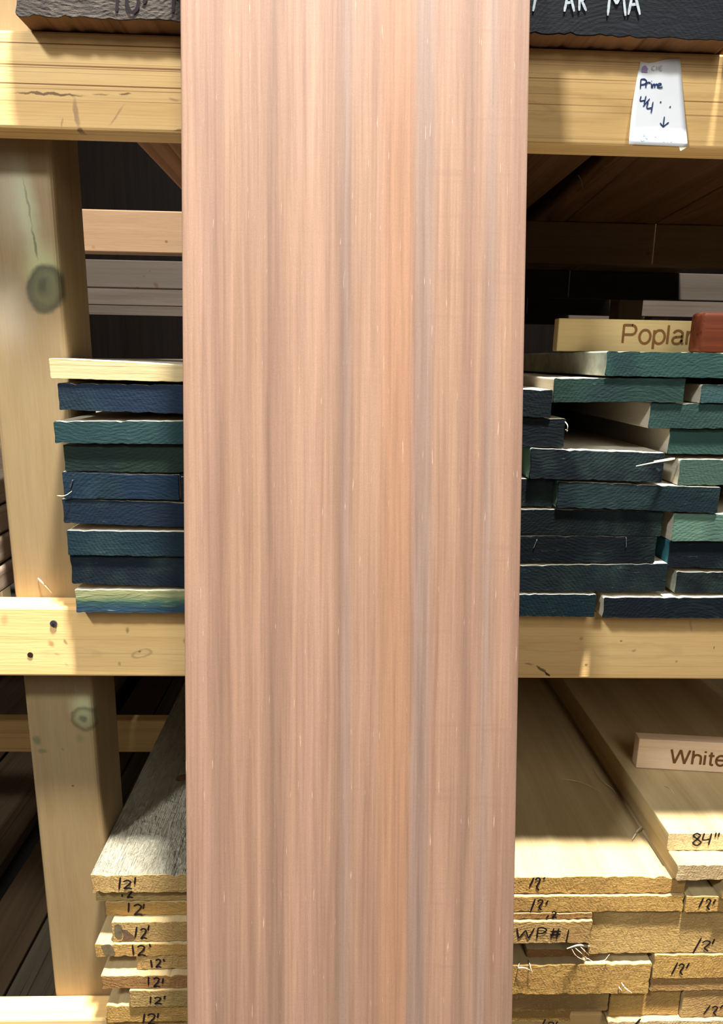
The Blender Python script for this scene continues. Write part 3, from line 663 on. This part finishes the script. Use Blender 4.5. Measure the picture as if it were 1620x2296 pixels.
z5 = zy(2138, -.0565, 1450); z4b = zy(2115, -.066); z4t = zy(2065, -.066); z6 = zy(2146, -.048); z7 = zy(2230, -.0595); z8 = zy(2195, -.0585, 1500); z11 = zy(2280, -.052, 1440)
XR5 = ex(1320, 2110, -.0565)
lp('R14', .02, .34, ZB, .5985, -.050, 'lowest pine plank under the right pile, hidden behind the wide board', GOLD)
lp('R13', ex(1364, 2285, -.058), .66, ZB, z11, -.058, 'pale pine plank with a pen stroke, at the bottom edge of the right pile', (.52, .38, .19))
lp('R10', .02, ex(1360, 2285, -.053), .5985, z7, -.053, T12 + 'grey shaded upper half, bottom right pile beside board', TAN)
lp('R11', ex(1364, 2260, -.050), ex(1522, 2260, -.050), z11, z7, -.050, 'plain golden pine plank end low in the right pile, between two marked ones', GOLD)
lp('R12', ex(1527, 2260, -.0535), .64, z11, z7, -.0535, T12 + 'bottom right corner of the picture', TAN)
lp('R7', .03, ex(1455, 2210, -.0595), z7, z6, -.0595, 'unmarked thick rough pine plank with white fibres, right pile', GOLD)
lp('R9', ex(1455, 2210, -.0595) + .003, .63, z7, z8, -.056, 'brownish unmarked pine plank end at right below a marked one', (.34, .19, .065))
lp('R6', ex(1181, 2130, -.048), XR5 + .02, z6, min(z4b, z5) - .0004, -.048, 'thin pine plank in the shade under the lettered plank', RUST)
lp('R8', ex(1455, 2210, -.0595) + .003, .65, z8, z5, -.0585, T12 + 'right pile, below the thick ridged one', GOLD)
lp('R4', .03, XR5 - .002, z4b, z4t, -.066, 'pine plank end lettered with grade mark in black pen, right pile', TAN)
lp('R5', XR5, .64, z5, .774, -.0565, T12 + 'thick ridged one with shaded upper half, right pile', PALE)
lp('R3', .03, XR5 - .002, z4t, .774, -.0625, 'thin pine plank end with half hidden mark above the lettered one', RUST)
lp('R2', .03, ex(1532, 2030, -.0613), .774, .800, -.0613, T12 + 'second from top of the right pile beside wide board', GOLD)
lp('R2b', ex(1532, 2030, -.0613) + .0015, .80, .774, .800, -.0629, T12 + 'at right frame edge with shaded top face', GOLD)
lp('R1', .0, ex(1537, 1985, -.0578), .800, .828, -.0578, T12 + 'wide top plank of the right pile beside wide board', GOLD, jag=.0014)
lp('R1c', ex(1622, 1990, -.070), .82, .800, .828, -.070, 'pine plank at the far right edge, its bright left side showing', PALE)
lp('R84b', ex(1517, 1955, -.0666), .745, .828, .853, -.0666, 'grey-brown pine plank end beneath the eighty-four inch one', (.46, .36, .20), length=2.2)
lp('R84', ex(1497, 1885, -.040), .738, .853, .880, -.040, 'clean pine plank marked eighty-four inches lying on top at right', (.66, .48, .24), jag=.0003, length=2.13)
def w12(key, one, two, tick, width=.0024, g='2'):
    o, Y = low[key]
    it = []
    if one: it.append(('1',) + one)
    if two: it.append((g,) + two)
    if tick: it.append(("'",) + tick)
    writing(o, it, onY(Y), (0, -1, 0), width, M['ink'])
w12('L1', (270, 1966, 267, 1993), (277, 1973, 296, 1992), (304, 1965, 302, 1981))
w12('L2', (274, 2004, 274, 2010), (285, 1992, 298, 2012), None)
w12('L3', (289, 2023, 288, 2045), (300, 2027, 320, 2051), (323, 2025, 321, 2037))
w12('L4', (307, 2077, 303, 2101), (315, 2081, 330, 2104), (334, 2073, 332, 2085))
w12('L5', (297, 2117, 300, 2141), (308, 2119, 327, 2142), (335, 2115, 338, 2123))
w12('L6', (338, 2151, 341, 2169), (349, 2150, 362, 2168), (366, 2149, 369, 2155), .0026)
w12('L7', (333, 2189, 333, 2208), (344, 2191, 359, 2212), (366, 2192, 364, 2204))
w12('L8', (338, 2233, 337, 2249), (346, 2235, 363, 2250), (370, 2231, 368, 2239))
w12('L9', (324, 2272, 321, 2294), (331, 2272, 350, 2296), (355, 2270, 353, 2281))
w12('R1', (1196, 1967, 1186, 1988), (1198, 1967, 1210, 1996), (1221, 1966, 1217, 1971), g='Z')
w12('R2', (1199, 2014, 1188, 2044), (1203, 2016, 1216, 2040), (1228, 2018, 1222, 2027), g='Z')
w12('R3', (1229, 2051, 1224, 2059), (1236, 2043, 1247, 2057), None)
w12('R2b', (1576, 2012, 1565, 2034), (1580, 2015, 1592, 2039), (1603, 2016, 1597, 2025), g='Z')
w12('R5', (1571, 2102, 1552, 2136), (1571, 2108, 1591, 2132), (1601, 2104, 1595, 2116), g='Z')
w12('R8', (1518, 2157, 1504, 2184), (1519, 2160, 1532, 2185), (1544, 2158, 1537, 2170), g='Z')
w12('R12', (1591, 2253, 1576, 2273), (1594, 2255, 1607, 2276), (1620, 2252, 1613, 2259), g='Z')
w12('R10', (1222, 2284, 1214, 2300), (1226, 2290, 1240, 2312), (1249, 2289, 1245, 2296), g='Z')
o, Y = low['R4']; writing(o, [('W', 1158, 2080, 1197, 2103), ('P', 1203, 2079, 1224, 2102), ('#', 1232, 2080, 1257, 2103), ('1', 1274, 2083, 1268, 2113)], onY(Y), (0, -1, 0), .0022, M['ink'])
o, Y = low['R84']; writing(o, [('8', 1551, 1868, 1573, 1895), ('4', 1573, 1867, 1596, 1894), ("'", 1604, 1866, 1602, 1876), ("'", 1611, 1866, 1609, 1875)], onY(Y), (0, -1, 0), .0024, M['ink'])
o, Y = low['R13']; writing(o, [('/', 1420, 2283, 1435, 2300)], onY(Y), (0, -1, 0), .003, M['ink'])
M['knot'] = plain('knot', (0.17, 0.10, 0.055), 0.8, var=.25, scale=120); M['bark'] = plain('bark', (0.17, 0.125, 0.065), 0.9, var=.25, scale=150)
def inlay(par, pts, surf, mat, name='knot', n=(0, -1, 0)):
    bm = bmesh.new(); o = WORLD[par.name]; nn = Vector(n) * .0003
    P = catmull([Vector((x, y, 0)) for x, y in pts + [pts[0]]], 4)[:-1]
    bm.faces.new([bm.verts.new(surf(p.x, p.y) + nn - o) for p in P]); return mk(name, bm, M[mat], o, par)
o, Y = low['L4']; inlay(o, [(273, 2084), (285, 2086), (303, 2104), (290, 2107), (274, 2110), (277, 2098)], onY(Y), 'knot')
inlay(o, [(256, 2075), (266, 2072), (274, 2082), (272, 2104), (258, 2098)], onY(Y), 'bark', 'wane')
o, Y = low['L5']; inlay(o, [(226, 2120), (240, 2117), (250, 2120), (258, 2140), (238, 2142)], onY(Y), 'bark', 'wane')
inlay(low['L1'][0], [(393, 1748), (402, 1739), (418, 1736), (423, 1741), (414, 1749), (400, 1752)], lambda x, y: atZ(x, y, .832), 'knot', n=(0, 0, 1))
# torn fibres
o, Y = low['R5']
fibre(o, [[p0(1322, 2122, -.057), p0(1296, 2119, -.069), p0(1270, 2127, -.073)], [p0(1320, 2123, -.057), p0(1298, 2121, -.067), p0(1280, 2124, -.071)]], r=.0014)
fibre(o, [[p0(1280, 2125, -.071), p0(1290, 2142, -.073), p0(1306, 2151, -.073), p0(1320, 2149, -.071)], [p0(1285, 2122, -.069), p0(1300, 2135, -.073), p0(1318, 2150, -.073), p0(1345, 2160, -.071), p0(1366, 2140, -.059)],
          [p0(1300, 2122, -.067), p0(1312, 2134, -.071), p0(1320, 2142, -.069)], [p0(1338, 2156, -.071), p0(1356, 2152, -.069), p0(1364, 2141, -.061)]], r=.0006)
o, Y = low['R7']
fibre(o, [[p0(1158, 2182, Y), p0(1161, 2168, Y - .006), p0(1166, 2152, Y + .01)], [p0(1160, 2170, Y - .004), p0(1175, 2170, Y - .006), p0(1190, 2176, Y - .004)], [p0(1184, 2152, Y + .008), p0(1188, 2166, Y - .004), p0(1193, 2181, Y - .006)],
          [p0(1392, 2203, Y - .001), p0(1402, 2216, Y - .006), p0(1416, 2226, Y - .007)], [p0(1386, 2212, Y - .001), p0(1393, 2221, Y - .003)]], r=.0011)
SHG = 'loose wood shavings on the lower shelf'
def shaving(label, pts, z, r=.0007, lift=.003):
    P = [atZ(x, y, z) + Vector((0, 0, .0006 + (lift if 0 < i < len(pts) - 1 else 0))) for i, (x, y) in enumerate(pts)]
    o = fibre(None, [P], 'wood_shaving', r=r); tag(o, label, 'shaving', SHG)
shaving('thin curved shaving lying across the brown pine plank, right of wide board', [(1258, 1747), (1300, 1758), (1347, 1776)], .828)
shaving('curled shaving beside the lower plank edge, right of the other thin one', [(1330, 1724), (1348, 1754), (1376, 1778), (1372, 1790)], .828)
shaving('bright torn shaving caught at the foot of the raised plank', [(1417, 1882), (1428, 1868), (1444, 1850)], .828, .0016, .004)
shaving('tiny shaving on the shaded plank in front of the small sign', [(1488, 1762), (1500, 1772), (1511, 1782)], .880, .0005)

a, b = atZ(1425, 1722, .8805), atZ(1620, 1733, .8805); yaw = math.atan2(b.y - a.y, b.x - a.x)
hgt = atY(1428, 1657, a.y).z - .8805; k = (b - a).length / (1620 - 1425)
sg = sign('pale wooden block sign with burnt lettering lying on the marked plank at right', (a.x, a.y, .8805), .19, hgt, .02, yaw, M['white_pine'], 'White', (1499 - 1425) * k, .0125, .082)

# ================================================================== paper notice on the top beam
PYF = -BT - .0006
def paper_pt(px, py):
    t = min(1, max(0, (py - 131) / 199.0))
    return atY(px, py, PYF - .010 * t * t - .0012 * max(0, 1 - abs(px - 1475) / 50) * (1 - t))
nb, npx = 14, 10; bm = bmesh.new(); grid = []
org = atY(1475, 330, PYF)
for j in range(nb + 1):
    v = j / nb; row = []
    for i in range(npx + 1):
        u = i / npx
        top = Vector((1435 + (1524 - 1435) * u, 137 + 8 * math.sin(min(1, u * 1.6) * math.pi) * (1 - u) - 6 * u)); bot = Vector((1409 + (1541 - 1409) * u, 323 + 6 * u))
        pp = top.lerp(bot, v); pp.x += (-4 * math.sin(v * math.pi)) * (1 - u)
        row.append(bm.verts.new(paper_pt(pp.x, pp.y) - org))
    grid.append(row)
for j in range(nb):
    for i in range(npx): bm.faces.new((grid[j][i], grid[j][i + 1], grid[j + 1][i + 1], grid[j + 1][i]))
paper = mk('paper_notice', bm, M['paper'], org); smooth(paper, 60)
so = paper.modifiers.new('thickness', 'SOLIDIFY'); so.thickness = .00025; so.offset = -1
tag(paper, 'white paper notice with blue handwriting taped to the top beam', 'notice')
NRM = (0, -1, 0.1)
writing(paper, [('P', 1434, 178, 1448, 200), ('r', 1446, 184, 1458, 198), ('i', 1457, 184, 1461, 198), ('m', 1461, 187, 1474, 198), ('e', 1472, 187, 1484, 198)], paper_pt, NRM, .0012, M['blue_ink'])
writing(paper, [('4', 1433, 216, 1448, 235), ('/', 1440, 222, 1455, 240), ('4', 1448, 229, 1464, 255), ("'", 1481, 228, 1478, 231), ("'", 1502, 239, 1499, 242), ('v', 1478, 262, 1498, 285)], paper_pt, NRM, .0012, M['blue_ink'])
writing(paper, [('C', 1460, 149, 1467, 158), ('H', 1470, 149, 1476, 158), ('E', 1478, 149, 1484, 158)], paper_pt, NRM, .0007, M['pale_print'], 'printed_heading')
bm = bmesh.new(); o = WORLD[paper.name]
for k in range(5): ribbon(bm, [paper_pt(1466 + k * 8, 305) - o + Vector((0, -.0007, 0)), paper_pt(1471 + k * 8, 305) - o + Vector((0, -.0007, 0))], .0022, NRM)
for k in range(3): ribbon(bm, [paper_pt(1485 + k * 8, 315) - o + Vector((0, -.0007, 0)), paper_pt(1490 + k * 8, 315) - o + Vector((0, -.0007, 0))], .0020, NRM)
mk('faint_print', bm, plain('faint_print', (.76, .84, .88), .6), o, paper)
def poly(name, pts, mat):
    bm = bmesh.new(); o = WORLD[paper.name]
    bm.faces.new([bm.verts.new(paper_pt(x, y) - o + Vector((0, -.0007, 0))) for x, y in pts]); return mk(name, bm, mat, o, paper)
poly('printed_emblem', [(1436, 162), (1437, 154), (1440, 149), (1444, 147), (1448, 149), (1449, 152), (1452, 155), (1450, 158), (1450, 163)], M['purple'])
bm = bmesh.new(); o = WORLD[paper.name]
ribbon(bm, [paper_pt(1443 + 6 * math.cos(t), 309 + 7 * math.sin(t)) - o + Vector((0, -.0007, 0)) for t in [math.pi * .62 + k * .42 for k in range(12)]], .0022, NRM)
ribbon(bm, [paper_pt(1443.5, 316) - o + Vector((0, -.0007, 0)), paper_pt(1443, 310) - o + Vector((0, -.0007, 0)), paper_pt(1446, 307) - o + Vector((0, -.0007, 0))], .0011, NRM)
mk('round_emblem', bm, M['sky_print'], o, paper)
bm = bmesh.new()
q4 = [paper_pt(x, y) - o + Vector((0, .0004, 0)) for x, y in ((1520, 324), (1541, 322), (1541, 329), (1525, 338))]
bm.faces.new([bm.verts.new(p) for p in q4]); tp_ = mk('tape', bm, M['tape'], o, paper); tp_.modifiers.new('t', 'SOLIDIFY').thickness = .0002

# ================================================================== the wide brown board
def board_material():
    m, nt, b = new_mat('mahogany')
    tc = nd(nt, 'ShaderNodeTexCoord'); v = tc.outputs['Object']
    wob = noise(nt, mapping(nt, v, (5, 1, 1.3)), 1.0, 2, .5)
    sx = nd(nt, 'ShaderNodeSeparateXYZ'); nt.links.new(v, sx.inputs[0])
    x = math_n(nt, 'ADD', sx.outputs[0], math_n(nt, 'MULTIPLY', math_n(nt, 'SUBTRACT', wob, .5), .010))
    u = maprange(nt, x, -.1635, .1635, 0, 1); u.node.interpolation_type = 'LINEAR'
    P = (.232, .137, .090); D = (.172, .102, .070); G = (.186, .124, .097); O = (.238, .126, .073); L = (.262, .156, .108)
    st = [(0, P), (.07, L), (.10, D), (.13, P), (.22, P), (.26, D), (.31, P), (.36, L), (.43, P), (.455, D), (.475, G), (.50, P), (.56, P), (.60, O), (.66, O), (.685, G), (.715, G), (.74, P), (.80, P), (.84, D), (.87, P), (.90, G), (.93, P), (1, D)]
    col = ramp(nt, st, u)
    s1 = noise(nt, mapping(nt, v, (95, 1, 1.8)), 1, 4, .6, .3)
    s2 = noise(nt, mapping(nt, v, (300, 1, 6.0)), 1, 3, .6, .3)
    col = mix(nt, col, ramp(nt, [(.32, (.74, .71, .69)), (.5, (.97, .97, .97)), (.70, (1.17, 1.17, 1.16))], s1), .9, 'MULTIPLY')
    col = mix(nt, col, ramp(nt, [(.30, (.70, .67, .66)), (.55, (1, 1, 1)), (.75, (1.16, 1.16, 1.14))], s2), .6, 'MULTIPLY')
    pores = noise(nt, mapping(nt, v, (520, 1, 36)), 1, 2, .5)
    col = mix(nt, col, (.50, .35, .26), maprange(nt, pores, .68, .78, 0, .6))
    dark = noise(nt, mapping(nt, v, (600, 1, 60), (3, 0, 5)), 1, 2, .5)
    col = mix(nt, col, (.13, .075, .052), maprange(nt, dark, .70, .80, 0, .5))
    grit = noise(nt, v, 900, 2, .6)
    col = mix(nt, col, ramp(nt, [(.3, (.8, .8, .8)), (.7, (1.12, 1.12, 1.12))], grit), .5, 'MULTIPLY')
    # curly figure across the grain on the right half
    fg = noise(nt, mapping(nt, v, (4, 1, 70)), 1, 3, .6, .4)
    fm = math_n(nt, 'MULTIPLY', maprange(nt, sx.outputs[0], .03, .10, 0, 1), maprange(nt, fg, .55, .68, 0, .35))
    col = mix(nt, col, (.17, .095, .065), fm)
    col = mix(nt, col, P, 0.12)
    nt.links.new(col, b.inputs['Base Color'])
    setin(b, Roughness=.62); b.inputs['Specular IOR Level'].default_value = .18
    bump(nt, b, math_n(nt, 'ADD', math_n(nt, 'ADD', s2, pores), math_n(nt, 'MULTIPLY', fg, .3)), .18, .0012)
    return m
TH = math.radians(10); W2 = .1635; LEN = 2.30
bd = mk('wide_board', box_bm(-W2, W2, -.012, .012, 0, LEN, .0015), board_material(), (0, 0, 0))
# front face passes Y = -0.105 at z = 1.82, leaning back onto the slabs
zt_, yf = 1.82, -.105
foot = Vector((.0155 + .0082 * (1.82 / .97) * .5, yf - zt_ * math.tan(TH) + .012 / math.cos(TH), .0025))
bd.location = foot; bd.rotation_euler = (-TH, math.radians(-.45), 0)
WORLD[bd.name] = foot
tag(bd, 'wide pinkish brown hardwood board with straight grain leaning upright against the rack', 'board')
